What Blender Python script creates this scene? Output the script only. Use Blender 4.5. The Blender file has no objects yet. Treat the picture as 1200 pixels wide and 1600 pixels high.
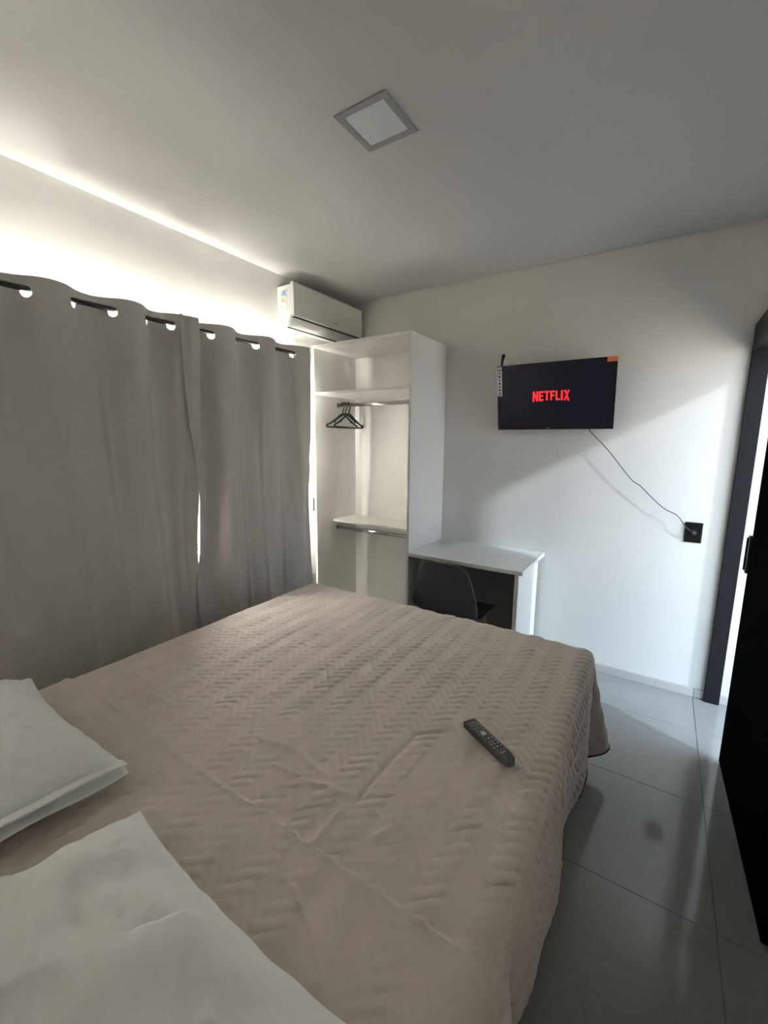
import bpy, math, random
import numpy as np
from mathutils import Matrix, Vector

random.seed(7)
rng = np.random.default_rng(7)
sc = bpy.context.scene
col = sc.collection

# ------------------------------------------------------------------ camera
CAM_H = 1.54
R = Matrix(((0.8378034874, 0.5459341664, 0.0064189104),
            (-0.0952514827, 0.1345784275, 0.9863142511),
            (0.5375988016, -0.8269489300, 0.1647513147)))
cam_d = bpy.data.cameras.new('camera')
cam_d.sensor_fit = 'VERTICAL'
cam_d.sensor_height = 36.0
cam_d.lens = 36.0 * 668.0 / 1600.0
cam_d.clip_start = 0.02
cam = bpy.data.objects.new('camera', cam_d)
col.objects.link(cam)
cam.matrix_world = Matrix.Translation((0, 0, CAM_H)) @ R.transposed().to_4x4()
sc.camera = cam

# ------------------------------------------------------------------ world, sun, exposure
W_STRENGTH = 1.05
SUN_STRENGTH = 0.50
WINDOW_POWER = 1050.0
EXPOSURE = 2.4
world = bpy.data.worlds.new('daylight')
sc.world = world
world.use_nodes = True
wn = world.node_tree
wn.nodes.clear()
w_out = wn.nodes.new('ShaderNodeOutputWorld')
w_bg = wn.nodes.new('ShaderNodeBackground')
w_tc = wn.nodes.new('ShaderNodeTexCoord')
w_sep = wn.nodes.new('ShaderNodeSeparateXYZ')
w_map = wn.nodes.new('ShaderNodeMapRange')
w_ramp = wn.nodes.new('ShaderNodeValToRGB')
w_map.inputs['From Min'].default_value = -1
w_map.inputs['From Max'].default_value = 1
w_ramp.color_ramp.elements[0].position = 0.40
w_ramp.color_ramp.elements[0].color = (0.90, 0.86, 0.78, 1)      # sunlit ground far below
w_ramp.color_ramp.elements[1].position = 0.80
w_ramp.color_ramp.elements[1].color = (0.50, 0.74, 1.0, 1)       # clear sky
e = w_ramp.color_ramp.elements.new(0.53)
e.color = (0.80, 0.90, 1.0, 1)                                   # hazy horizon
wn.links.new(w_tc.outputs['Generated'], w_sep.inputs[0])
wn.links.new(w_sep.outputs['Z'], w_map.inputs['Value'])
wn.links.new(w_map.outputs[0], w_ramp.inputs[0])
wn.links.new(w_ramp.outputs[0], w_bg.inputs[0])
w_bg.inputs[1].default_value = W_STRENGTH
wn.links.new(w_bg.outputs[0], w_out.inputs[0])

# low hazy sun on the door side
sun_d = bpy.data.lights.new('sun', 'SUN')
sun_d.energy = SUN_STRENGTH
sun_d.angle = math.radians(3.2)
sun_d.color = (0.74, 0.88, 1.0)
sun = bpy.data.objects.new('sun', sun_d)
col.objects.link(sun)
sun.rotation_euler = Vector((-0.924, 0.382, -0.505)).to_track_quat('-Z', 'Y').to_euler()
sun.location = (4, -1, 4)

# daylight standing in the window behind the curtains
win_d = bpy.data.lights.new('window_daylight', 'AREA')
win_d.shape = 'RECTANGLE'
win_d.size, win_d.size_y = 2.62, 1.30
win_d.energy = WINDOW_POWER
win_d.color = (1.0, 0.98, 0.93)
win = bpy.data.objects.new('window_daylight', win_d)
col.objects.link(win)
win.matrix_world = Matrix(((0, 0, -1, -2.354 - 0.13), (-1, 0, 0, 1.00), (0, 1, 0, 1.45), (0, 0, 0, 1)))

sc.view_settings.view_transform = 'Standard'
sc.view_settings.look = 'None'
sc.view_settings.exposure = EXPOSURE
sc.view_settings.gamma = 1.0
sc.view_settings.use_curve_mapping = False
sc.cycles.max_bounces = 10
sc.cycles.diffuse_bounces = 7
sc.cycles.glossy_bounces = 4
sc.cycles.transparent_max_bounces = 16
sc.cycles.caustics_reflective = False
sc.cycles.caustics_refractive = False
sc.cycles.sample_clamp_indirect = 5.0
sc.cycles.use_denoising = True
sc.cycles.use_guiding = True
sc.cycles.guiding_training_samples = 32


def portal(name, loc, direction, sx, sy):
    d = bpy.data.lights.new(name, 'AREA')
    d.shape = 'RECTANGLE'
    d.size, d.size_y = sx, sy
    d.cycles.is_portal = True
    o = bpy.data.objects.new(name, d)
    col.objects.link(o)
    o.location = loc
    o.rotation_euler = Vector(direction).to_track_quat('-Z', 'Z').to_euler()


# room measures
XL, XR = -2.354, 0.43          # window wall, door wall
YB, YF = -0.55, 3.062          # wall behind the bed, television wall
ZC = 2.667
WIN = (-0.32, 2.32, 0.80, 2.10)     # y0 y1 z0 z1 of the window opening
DOOR = (2.12, 3.062, 2.03)         # y0 y1 height of the door opening
# a portal guides the skylight through the door
portal('door_portal', (XR + 0.14, (DOOR[0] + DOOR[1]) / 2, DOOR[2] / 2), (-1, 0, 0), DOOR[2], DOOR[1] - DOOR[0])


# ------------------------------------------------------------------ materials
MATS = {}


def mat(name, c, rough=0.6, metal=0.0, noise=0.06, scale=8.0, bump=0.0, bscale=120.0, spec=0.5,
        sheen=0.0, translucent=0.0, emit=None, coat=0.0, stretch=None):
    m = bpy.data.materials.new(name)
    MATS[name] = m
    m.use_nodes = True
    nt = m.node_tree
    p = nt.nodes['Principled BSDF']
    p.inputs['Roughness'].default_value = rough
    p.inputs['Metallic'].default_value = metal
    p.inputs['Specular IOR Level'].default_value = spec
    p.inputs['Sheen Weight'].default_value = sheen
    p.inputs['Coat Weight'].default_value = coat
    tc = nt.nodes.new('ShaderNodeTexCoord')
    mp = nt.nodes.new('ShaderNodeMapping')
    nt.links.new(tc.outputs['Object'], mp.inputs[0])
    if stretch:
        mp.inputs['Scale'].default_value = stretch
    nz = nt.nodes.new('ShaderNodeTexNoise')
    nz.inputs['Scale'].default_value = scale
    nz.inputs['Detail'].default_value = 4
    nt.links.new(mp.outputs[0], nz.inputs['Vector'])
    mx = nt.nodes.new('ShaderNodeMix')
    mx.data_type = 'RGBA'
    mx.inputs['A'].default_value = tuple(max(0, v * (1 - noise)) for v in c) + (1,)
    mx.inputs['B'].default_value = tuple(min(1, v * (1 + noise)) for v in c) + (1,)
    nt.links.new(nz.outputs['Fac'], mx.inputs['Factor'])
    nt.links.new(mx.outputs['Result'], p.inputs['Base Color'])
    if bump:
        nb = nt.nodes.new('ShaderNodeTexNoise')
        nb.inputs['Scale'].default_value = bscale
        nb.inputs['Detail'].default_value = 3
        nt.links.new(mp.outputs[0], nb.inputs['Vector'])
        bp = nt.nodes.new('ShaderNodeBump')
        bp.inputs['Strength'].default_value = bump
        bp.inputs['Distance'].default_value = 0.002
        nt.links.new(nb.outputs['Fac'], bp.inputs['Height'])
        nt.links.new(bp.outputs[0], p.inputs['Normal'])
    if emit:
        p.inputs['Emission Color'].default_value = tuple(emit[:3]) + (1,)
        p.inputs['Emission Strength'].default_value = emit[3]
    if translucent:
        tr = nt.nodes.new('ShaderNodeBsdfTranslucent')
        nt.links.new(mx.outputs['Result'], tr.inputs['Color'])
        ms = nt.nodes.new('ShaderNodeMixShader')
        ms.inputs[0].default_value = translucent
        nt.links.new(p.outputs[0], ms.inputs[1])
        nt.links.new(tr.outputs[0], ms.inputs[2])
        nt.links.new(ms.outputs[0], nt.nodes['Material Output'].inputs[0])
    return m


def clear_mat(name, gloss=0.06, rough=0.02, tint=(1, 1, 1), bump=0.0, bscale=40):
    m = bpy.data.materials.new(name)
    MATS[name] = m
    m.use_nodes = True
    nt = m.node_tree
    nt.nodes.clear()
    out = nt.nodes.new('ShaderNodeOutputMaterial')
    t = nt.nodes.new('ShaderNodeBsdfTransparent')
    t.inputs[0].default_value = tuple(tint) + (1,)
    g = nt.nodes.new('ShaderNodeBsdfGlossy')
    g.inputs['Roughness'].default_value = rough
    ms = nt.nodes.new('ShaderNodeMixShader')
    lw = nt.nodes.new('ShaderNodeFresnel')
    lw.inputs['IOR'].default_value = 1.45
    ad = nt.nodes.new('ShaderNodeMath')
    ad.operation = 'ADD'
    ad.use_clamp = True
    ad.inputs[1].default_value = gloss
    if bump:
        ad.inputs[0].default_value = 0.03
    else:
        nt.links.new(lw.outputs[0], ad.inputs[0])
    nt.links.new(ad.outputs[0], ms.inputs[0])
    nt.links.new(t.outputs[0], ms.inputs[1])
    nt.links.new(g.outputs[0], ms.inputs[2])
    nt.links.new(ms.outputs[0], out.inputs[0])
    if bump:
        tc = nt.nodes.new('ShaderNodeTexCoord')
        nb = nt.nodes.new('ShaderNodeTexNoise')
        nb.inputs['Scale'].default_value = bscale
        nt.links.new(tc.outputs['Object'], nb.inputs['Vector'])
        bp = nt.nodes.new('ShaderNodeBump')
        bp.inputs['Strength'].default_value = bump
        bp.inputs['Distance'].default_value = 0.01
        nt.links.new(nb.outputs['Fac'], bp.inputs['Height'])
        nt.links.new(bp.outputs[0], g.inputs['Normal'])
    return m


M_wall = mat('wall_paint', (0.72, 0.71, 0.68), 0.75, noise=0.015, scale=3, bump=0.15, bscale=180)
M_bounce = mat('wall_paint_bounce', (0.88, 0.87, 0.85), 0.75, noise=0.015, scale=3, bump=0.15, bscale=180)  # paler copy of the wall paint, added on unseen walls to bounce more light
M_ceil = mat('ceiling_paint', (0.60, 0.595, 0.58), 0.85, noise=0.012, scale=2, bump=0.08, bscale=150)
M_white = mat('white_laminate', (0.80, 0.79, 0.76), 0.38, noise=0.01, scale=4)
M_grout = mat('grout', (0.13, 0.13, 0.13), 0.8)
M_skirt = mat('skirting_tile', (0.50, 0.48, 0.46), 0.25, noise=0.08, scale=6)
M_black = mat('black_aluminium', (0.014, 0.014, 0.016), 0.5, noise=0.1, bump=0.05, spec=0.12)
M_leaf = mat('black_door_board', (0.005, 0.0055, 0.0055), 0.6, noise=0.15, bump=0.08, stretch=(6, 6, 0.6), spec=0.0)
M_blackp = mat('black_plastic', (0.014, 0.014, 0.015), 0.4)
M_gloss = mat('black_gloss', (0.008, 0.008, 0.009), 0.12)
M_chair = mat('charcoal_shell', (0.030, 0.030, 0.032), 0.42, noise=0.05, bump=0.05, bscale=400)
M_wood = mat('beech_wood', (0.42, 0.24, 0.12), 0.5, noise=0.2, scale=20, stretch=(6, 6, 0.6))
M_chrome = mat('chrome', (0.62, 0.61, 0.60), 0.18, metal=1.0, noise=0.02)
M_acw = mat('appliance_white', (0.86, 0.86, 0.82), 0.30, noise=0.006)
M_acg = mat('louvre_grey', (0.74, 0.73, 0.71), 0.35, noise=0.01)
M_acd = mat('vent_dark', (0.02, 0.02, 0.02), 0.6)
M_frame = mat('window_white', (0.84, 0.84, 0.83), 0.4, noise=0.01)
M_glass = clear_mat('window_glass', 0.0)
M_curt = mat('grey_curtain', (0.56, 0.535, 0.505), 0.9, noise=0.05, scale=6, bump=0.35, bscale=350, sheen=0.15)
M_lining = mat('curtain_lining', (0.42, 0.41, 0.39), 0.9, noise=0.03)
M_quilt = mat('taupe_quilt', (0.68, 0.595, 0.53), 0.92, noise=0.07, scale=14, bump=0.5, bscale=420, sheen=0.2)
M_quiltb = mat('quilt_lining', (0.62, 0.60, 0.57), 0.9, noise=0.04)
M_hem = mat('quilt_binding', (0.05, 0.04, 0.035), 0.9)
M_sheet = mat('white_cotton', (0.94, 0.95, 0.93), 0.85, noise=0.01, scale=5, bump=0.2, bscale=260, sheen=0.1)
M_matt = mat('mattress_white', (0.70, 0.69, 0.67), 0.9)
M_base = mat('bed_base_fabric', (0.42, 0.40, 0.38), 0.9, noise=0.05)
M_lampf = mat('lamp_trim_grey', (0.33, 0.33, 0.33), 0.5, noise=0.03)
M_lampd = mat('lamp_diffuser', (0.72, 0.74, 0.74), 0.45, noise=0.02)
M_screen = mat('tv_screen', (0.005, 0.004, 0.008), 0.20, noise=0.05, spec=0.3, emit=(0.045, 0.034, 0.075, 0.02))
M_red = mat('screen_red', (0.5, 0.01, 0.01), 0.4, emit=(1.0, 0.018, 0.02, 0.34))
M_stick = mat('paper_sticker', (0.75, 0.75, 0.74), 0.5, noise=0.02)
M_ink = mat('black_ink', (0.03, 0.03, 0.03), 0.6)
M_orange = mat('orange_sticker', (0.72, 0.20, 0.05), 0.5)
M_blue = mat('blue_ink', (0.18, 0.32, 0.62), 0.5)
M_amber = mat('amber_ink', (0.85, 0.50, 0.16), 0.5)
M_greyp = mat('grey_print', (0.42, 0.42, 0.42), 0.5)
M_bag = clear_mat('clear_plastic', 0.13, 0.10, tint=(0.985, 0.985, 0.98), bump=0.9, bscale=55)
M_redb = mat('red_button', (0.5, 0.03, 0.03), 0.4)
M_btn = mat('rubber_button', (0.085, 0.085, 0.09), 0.6)
M_silv = mat('silver_print', (0.6, 0.6, 0.6), 0.4)
M_dgrey = mat('dark_grey_panel', (0.27, 0.265, 0.26), 0.55, noise=0.04)  # even dark grey for the desk back panel
M_hinge = mat('dark_bronze', (0.02, 0.016, 0.014), 0.5)


def tile_material():
    m = bpy.data.materials.new('grey_porcelain')
    m.use_nodes = True
    nt = m.node_tree
    p = nt.nodes['Principled BSDF']
    p.inputs['Roughness'].default_value = 0.10
    p.inputs['Specular IOR Level'].default_value = 0.55
    geo = nt.nodes.new('ShaderNodeNewGeometry')
    n1 = nt.nodes.new('ShaderNodeTexNoise')
    n1.inputs['Scale'].default_value = 2.2
    n1.inputs['Detail'].default_value = 6
    nt.links.new(geo.outputs['Position'], n1.inputs['Vector'])
    base = nt.nodes.new('ShaderNodeMix')
    base.data_type = 'RGBA'
    base.inputs['A'].default_value = (0.270, 0.258, 0.245, 1)
    base.inputs['B'].default_value = (0.340, 0.328, 0.312, 1)
    nt.links.new(n1.outputs['Fac'], base.inputs['Factor'])
    n2 = nt.nodes.new('ShaderNodeTexNoise')
    n2.inputs['Scale'].default_value = 1.6
    n2.inputs['Detail'].default_value = 5
    n2.inputs['Distortion'].default_value = 1.2
    nt.links.new(geo.outputs['Position'], n2.inputs['Vector'])
    sub = nt.nodes.new('ShaderNodeMath')
    sub.operation = 'SUBTRACT'
    sub.inputs[1].default_value = 0.5
    ab = nt.nodes.new('ShaderNodeMath')
    ab.operation = 'ABSOLUTE'
    rp = nt.nodes.new('ShaderNodeMapRange')
    rp.inputs['From Min'].default_value = 0.0
    rp.inputs['From Max'].default_value = 0.006
    rp.inputs['To Min'].default_value = 0.16
    rp.inputs['To Max'].default_value = 0.0
    nt.links.new(n2.outputs['Fac'], sub.inputs[0])
    nt.links.new(sub.outputs[0], ab.inputs[0])
    nt.links.new(ab.outputs[0], rp.inputs['Value'])
    mx = nt.nodes.new('ShaderNodeMix')
    mx.data_type = 'RGBA'
    mx.inputs['B'].default_value = (0.44, 0.435, 0.43, 1)
    nt.links.new(rp.outputs[0], mx.inputs['Factor'])
    nt.links.new(base.outputs['Result'], mx.inputs['A'])
    nt.links.new(mx.outputs['Result'], p.inputs['Base Color'])
    return m


M_tile = tile_material()


# ------------------------------------------------------------------ mesh helpers
WORLD = {}      # world position of every object's origin


class MB:
    """collects shapes in world coordinates; build() links them as one mesh object"""

    def __init__(self):
        self.v, self.f = [], []

    def add(self, vs, fs):
        o = len(self.v)
        self.v += [tuple(p) for p in vs]
        self.f += [tuple(i + o for i in f) for f in fs]
        return self

    def box(self, x0, x1, y0, y1, z0, z1):
        vs = [(x0, y0, z0), (x1, y0, z0), (x1, y1, z0), (x0, y1, z0), (x0, y0, z1), (x1, y0, z1), (x1, y1, z1), (x0, y1, z1)]
        return self.add(vs, [(0, 3, 2, 1), (4, 5, 6, 7), (0, 1, 5, 4), (1, 2, 6, 5), (2, 3, 7, 6), (3, 0, 4, 7)])

    def prism(self, poly, axis, a, b):
        """poly of 2-D points extruded along axis from a to b"""
        def P(q, t):
            if axis == 'x':
                return (t, q[0], q[1])
            if axis == 'y':
                return (q[0], t, q[1])
            return (q[0], q[1], t)
        n = len(poly)
        vs = [P(q, a) for q in poly] + [P(q, b) for q in poly]
        fs = [tuple(range(n))[::-1], tuple(range(n, 2 * n))]
        fs += [(i, (i + 1) % n, n + (i + 1) % n, n + i) for i in range(n)]
        return self.add(vs, fs)

    def tube(self, pts, r, seg=10, closed=False, cap=True, squash=None):
        pts = [Vector(p) for p in pts]
        n = len(pts)
        rs = r if isinstance(r, (list, tuple)) else [r] * n
        vs, fs = [], []
        up = None
        for i, p in enumerate(pts):
            if closed:
                t = pts[(i + 1) % n] - pts[i - 1]
            else:
                t = pts[min(i + 1, n - 1)] - pts[max(i - 1, 0)]
            t.normalize()
            if up is None:
                up = Vector((0, 0, 1)) if abs(t.z) < 0.9 else Vector((1, 0, 0))
            side = t.cross(up).normalized()
            up = side.cross(t).normalized()
            for k in range(seg):
                a = 2 * math.pi * k / seg
                s1, s2 = (1, 1) if not squash else squash
                vs.append(p + side * math.cos(a) * rs[i] * s1 + up * math.sin(a) * rs[i] * s2)
        m = n if closed else n - 1
        for i in range(m):
            j = (i + 1) % n
            for k in range(seg):
                l = (k + 1) % seg
                fs.append((i * seg + k, i * seg + l, j * seg + l, j * seg + k))
        if cap and not closed:
            fs.append(tuple(range(seg))[::-1])
            fs.append(tuple((n - 1) * seg + k for k in range(seg)))
        return self.add(vs, fs)

    def xform(self, M):
        self.v = [tuple(M @ Vector(p)) for p in self.v]
        return self

    def build(self, name, m, parent=None, smooth=False, bevel=0.0, origin=None, local=False):
        me = bpy.data.meshes.new(name)
        if parent is not None:
            org = Vector((0, 0, 0)) if local else WORLD[parent.name]
        elif origin is not None:
            org = Vector(origin)
        else:
            a = np.array(self.v)
            org = Vector(((a[:, 0].min() + a[:, 0].max()) / 2, (a[:, 1].min() + a[:, 1].max()) / 2, a[:, 2].min()))
        me.from_pydata([tuple(Vector(p) - org) for p in self.v], [], self.f)
        me.update()
        o = bpy.data.objects.new(name, me)
        col.objects.link(o)
        me.materials.append(m)
        if parent is not None:
            o.parent = parent
            WORLD[o.name] = org
        else:
            o.location = org
            WORLD[o.name] = org
        if smooth:
            for p in me.polygons:
                p.use_smooth = True
        if bevel:
            b = o.modifiers.new('bevel', 'BEVEL')
            b.width = bevel
            b.segments = 2
            b.limit_method = 'ANGLE'
            b.angle_limit = math.radians(40)
        return o


def sub(mb, name, m, part, **k):
    """a sub-part: its parent is a mesh part whose local origin equals the thing's origin"""
    return mb.build(name, m, part, **k)


def thing(name, loc, label, cat, group=None):
    o = bpy.data.objects.new(name, None)
    o.empty_display_size = 0.1
    col.objects.link(o)
    o.location = loc
    WORLD[o.name] = Vector(loc)
    return tag(o, label, cat, group)


def tag(o, label, cat, group=None, kind=None):
    o['label'] = label
    o['category'] = cat
    if group:
        o['group'] = group
    if kind:
        o['kind'] = kind
    return o


def struct(o, label=None):
    o['kind'] = 'structure'
    if label:
        o['label'] = label
    return o


def arc(cx, cy, r, a0, a1, n):
    return [(cx + r * math.cos(math.radians(a0 + (a1 - a0) * i / n)), cy + r * math.sin(math.radians(a0 + (a1 - a0) * i / n))) for i in range(n + 1)]


def vnoise(x, y, scale, seed=0):
    """smooth value noise on numpy arrays, -1..1"""
    g = np.random.default_rng(seed).uniform(-1, 1, (64, 64))
    X, Yv = x * scale + 1000, y * scale + 1000
    i, j = np.floor(X).astype(int), np.floor(Yv).astype(int)
    fx, fy = X - i, Yv - j
    fx, fy = fx * fx * (3 - 2 * fx), fy * fy * (3 - 2 * fy)
    a, b = g[i % 64, j % 64], g[(i + 1) % 64, j % 64]
    c, d = g[i % 64, (j + 1) % 64], g[(i + 1) % 64, (j + 1) % 64]
    return (a * (1 - fx) + b * fx) * (1 - fy) + (c * (1 - fx) + d * fx) * fy


def sstep(a, b, x):
    t = np.clip((x - a) / (b - a), 0, 1)
    return t * t * (3 - 2 * t)


def grid_object(name, P, m, parent=None, origin=None, keep=None, smooth=True, flip=False):
    """P: array (nu, nv, 3) of world points"""
    nu, nv = P.shape[:2]
    idx = np.arange(nu * nv).reshape(nu, nv)
    q = np.stack([idx[:-1, :-1], idx[1:, :-1], idx[1:, 1:], idx[:-1, 1:]], -1)
    if keep is not None:
        q = q[keep]
    q = q.reshape(-1, 4)
    if flip:
        q = q[:, ::-1]
    V = P.reshape(-1, 3)
    used = np.unique(q)
    remap = np.zeros(len(V), int)
    remap[used] = np.arange(len(used))
    V = V[used]
    q = remap[q]
    if parent is not None:
        org = np.array(WORLD[parent.name])
    elif origin is not None:
        org = np.array(origin)
    else:
        org = np.array([(V[:, 0].min() + V[:, 0].max()) / 2, (V[:, 1].min() + V[:, 1].max()) / 2, V[:, 2].min()])
    me = bpy.data.meshes.new(name)
    me.vertices.add(len(V))
    me.vertices.foreach_set('co', (V - org).astype(np.float32).ravel())
    me.loops.add(len(q) * 4)
    me.loops.foreach_set('vertex_index', q.astype(np.int32).ravel())
    me.polygons.add(len(q))
    me.polygons.foreach_set('loop_start', np.arange(0, len(q) * 4, 4, dtype=np.int32))
    me.polygons.foreach_set('loop_total', np.full(len(q), 4, dtype=np.int32))
    me.update(calc_edges=True)
    me.validate()
    if smooth:
        me.polygons.foreach_set('use_smooth', np.ones(len(me.polygons), dtype=bool))
    me.materials.append(m)
    o = bpy.data.objects.new(name, me)
    col.objects.link(o)
    if parent is not None:
        o.parent = parent
    else:
        o.location = org
    WORLD[o.name] = Vector(org)
    return o


# ================================================================== ROOM SHELL
# floor: grout bed with single porcelain tiles on it
T = 0.578
GX, GY = 0.283, 2.098
fl = struct(MB().box(XL - 0.1, 1.95, -3.0, YF + 0.02, -0.10, -0.0022).build('floor', M_grout, origin=(0, 0, 0)),
            'glossy grey porcelain tile floor')
tile_me = None
for i in range(-5, 3):
    for j in range(-5, 3):
        x0, y0 = GX + i * T, GY + j * T
        x1, y1 = x0 + T, y0 + T
        if x1 < XL + 0.02 or y1 < YB + 0.02 or y0 > YF - 0.02 or x0 > 1.9:
            continue
        x0, x1 = max(x0, XL), min(x1, 1.9)
        y0, y1 = max(y0, YB), min(y1, YF)
        full = abs(x1 - x0 - T) < 1e-6 and abs(y1 - y0 - T) < 1e-6
        if full and tile_me:
            o = bpy.data.objects.new('tile', tile_me)
            col.objects.link(o)
            o.parent = fl
            o.location = (x0, y0, 0)
            continue
        g = 0.0014
        o = MB().box(g, x1 - x0 - g, g, y1 - y0 - g, -0.010, 0.0).build('tile', M_tile, fl, bevel=0.0012, local=True)
        o.location = (x0, y0, 0)
        if full:
            tile_me = o.data

# walls
wl = MB()
wl.box(XL - 0.15, XL, YB - 0.1, YF + 0.15, 0, WIN[2])
wl.box(XL - 0.15, XL, YB - 0.1, YF + 0.15, WIN[3], ZC + 0.12)
wl.box(XL - 0.15, XL, YB - 0.1, WIN[0], WIN[2], WIN[3])
wl.box(XL - 0.15, XL, WIN[1], YF + 0.15, WIN[2], WIN[3])
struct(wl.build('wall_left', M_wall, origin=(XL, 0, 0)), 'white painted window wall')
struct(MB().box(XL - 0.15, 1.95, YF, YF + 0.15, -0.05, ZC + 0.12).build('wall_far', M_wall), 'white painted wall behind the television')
struct(MB().box(XL - 0.15, XR + 0.14, YB - 0.15, YB, -0.05, ZC + 0.12).build('wall_back', M_bounce))
wr = MB()
wr.box(XR, XR + 0.14, YB, DOOR[0], -0.05, ZC + 0.12)
wr.box(XR, XR + 0.14, DOOR[0], YF, DOOR[2], ZC + 0.12)
struct(wr.build('wall_right', M_bounce, origin=(XR, 0, 0)))
ce = MB()
ce.box(XL, XR, YB, YF - 0.012, ZC, ZC + 0.03)
ce.box(XL - 0.15, XR + 0.14, YB - 0.15, YF + 0.15, ZC + 0.05, ZC + 0.15)
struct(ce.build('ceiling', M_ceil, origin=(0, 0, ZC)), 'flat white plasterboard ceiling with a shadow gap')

# unseen slab added outside the sliding door to limit incoming sky light
struct(MB().box(XR + 0.14, 1.20, -3.0, YF + 0.15, 2.55, 2.72).build('door_light_blocker', M_ceil), 'unseen slab added outside the door to block sky light')

# skirting of cut tile along the television wall
sk = struct(MB().box(XL, 1.9, YF - 0.004, YF, 0, 0.052).build('baseboard_far', M_grout, origin=(0, YF, 0)), 'low grey tile skirting')
x = GX + 0.004 - 5 * T
while x < 1.9:
    a, b = max(x, XL), min(x + T, 1.9)
    if b - a > 0.05:
        MB().box(a + 0.001, b - 0.001, YF - 0.011, YF - 0.003, 0.0005, 0.054).build('skirting_tile', M_skirt, sk, bevel=0.001)
    x += T
sl = struct(MB().box(XL, XL + 0.003, YB, 2.5, 0, 0.052).build('baseboard_left', M_grout, origin=(XL, 0, 0)))
for k in range(5):
    MB().box(XL + 0.002, XL + 0.010, YB + k * T + 0.001, YB + (k + 1) * T - 0.001, 0.0005, 0.054).build('skirting_tile', M_skirt, sl, bevel=0.001)

# window behind the curtains
wf = MB()
y0, y1, z0, z1 = WIN
for a, b, c, d in ((y0 - 0.05, y1 + 0.27, z1 - 0.02, z1 + 0.012), (y0 - 0.05, y1 + 0.27, z0 - 0.05, z0 + 0.02)):
    wf.box(XL - 0.08, XL + 0.014, a, b, c, d)
wf.box(XL - 0.08, XL + 0.014, y0 - 0.05, y0 + 0.01, z0 + 0.02, z1 - 0.02)
wf.box(XL - 0.08, XL + 0.014, y1 - 0.01, y1 + 0.27, z0 + 0.02, z1 - 0.02)
wf.box(XL - 0.002, XL + 0.0135, y1 - 0.01, y1 + 0.27, 0.45, z0 - 0.05)
wo = struct(wf.build('window_1', M_frame, origin=(XL, (y0 + y1) / 2, z0)), 'white framed window hidden behind grey curtains')
n = 4
for k in range(n):
    a, b = y0 + (y1 - y0) * k / n, y0 + (y1 - y0) * (k + 1) / n
    s = MB()
    xs = XL - 0.06 if k % 2 else XL - 0.035
    s.box(xs - 0.012, xs + 0.012, a + 0.011, a + 0.036, z0 + 0.021, z1 - 0.021)
    s.box(xs - 0.012, xs + 0.012, b - 0.026, b - 0.001, z0 + 0.021, z1 - 0.021)
    s.box(xs - 0.012, xs + 0.012, a + 0.036, b - 0.026, z1 - 0.046, z1 - 0.021)
    s.box(xs - 0.012, xs + 0.012, a + 0.036, b - 0.026, z0 + 0.021, z0 + 0.046)
    so = s.build('window_sash', M_frame, wo)
    sub(MB().box(xs - 0.002, xs + 0.002, a + 0.034, b - 0.024, z0 + 0.044, z1 - 0.044), 'pane', M_glass, so)
MB().box(XL + 0.014, XL + 0.022, 2.545, 2.580, 0.975, 1.080).build('hinge', M_hinge, wo, bevel=0.003)
MB().tube([(XL + 0.024, 2.562, 0.985), (XL + 0.024, 2.562, 1.07)], 0.007, 8).build('hinge_pin', M_hinge, wo)

# sliding door: jamb, head track and the black leaf
dr = struct(MB().box(0.335, 0.410, YF - 0.034, YF - 0.0005, 0.0, 2.155).build('door_1', M_black, origin=(0.37, 2.6, 0), bevel=0.002),
            'black sliding door with black frame')
MB().box(0.335, 0.428, 1.25, YF - 0.034, 2.02, 2.155).build('door_head', M_black, dr, bevel=0.002)
LF = Matrix.Translation((0.362, 2.455, 0)) @ Matrix.Rotation(math.radians(2.0), 4, 'Z')
lm = MB().box(0.0, 0.036, -0.90, 0.0, 0.010, 2.03).xform(LF)
leaf = lm.build('door_leaf', M_leaf, dr, bevel=0.002)
hm = MB()
hm.box(-0.014, 0.001, -0.034, -0.004, 0.965, 1.135)
hm.box(-0.020, -0.012, -0.012, -0.004, 0.975, 1.125)
sub(hm.xform(LF), 'door_handle', M_blackp, leaf, bevel=0.003)

# ================================================================== CEILING LAMP
lamp = thing('ceiling_light', (-0.983, 1.447, ZC), 'unlit square recessed ceiling light with a grey rim', 'ceiling light')
lx0, lx1, ly0, ly1 = -1.092, -0.874, 1.336, 1.558
b = 0.026
fm = MB()
for q in ((lx0, lx1, ly0, ly0 + b), (lx0, lx1, ly1 - b, ly1), (lx0, lx0 + b, ly0 + b, ly1 - b), (lx1 - b, lx1, ly0 + b, ly1 - b)):
    fm.box(*q, ZC - 0.004, ZC)
fm.build('rim', M_lampf, lamp)
MB().box(lx0 + b, lx1 - b, ly0 + b, ly1 - b, ZC - 0.0025, ZC).build('diffuser', M_lampd, lamp)

# ================================================================== AIR CONDITIONER
AY0, AY1 = 2.248, 3.028
ac = thing('air_conditioner', (XL, (AY0 + AY1) / 2, 2.32), 'white split air conditioner on the wall above the wardrobe', 'air conditioner')


def acp(pts):
    return [(XL + d, z) for d, z in pts]


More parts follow.
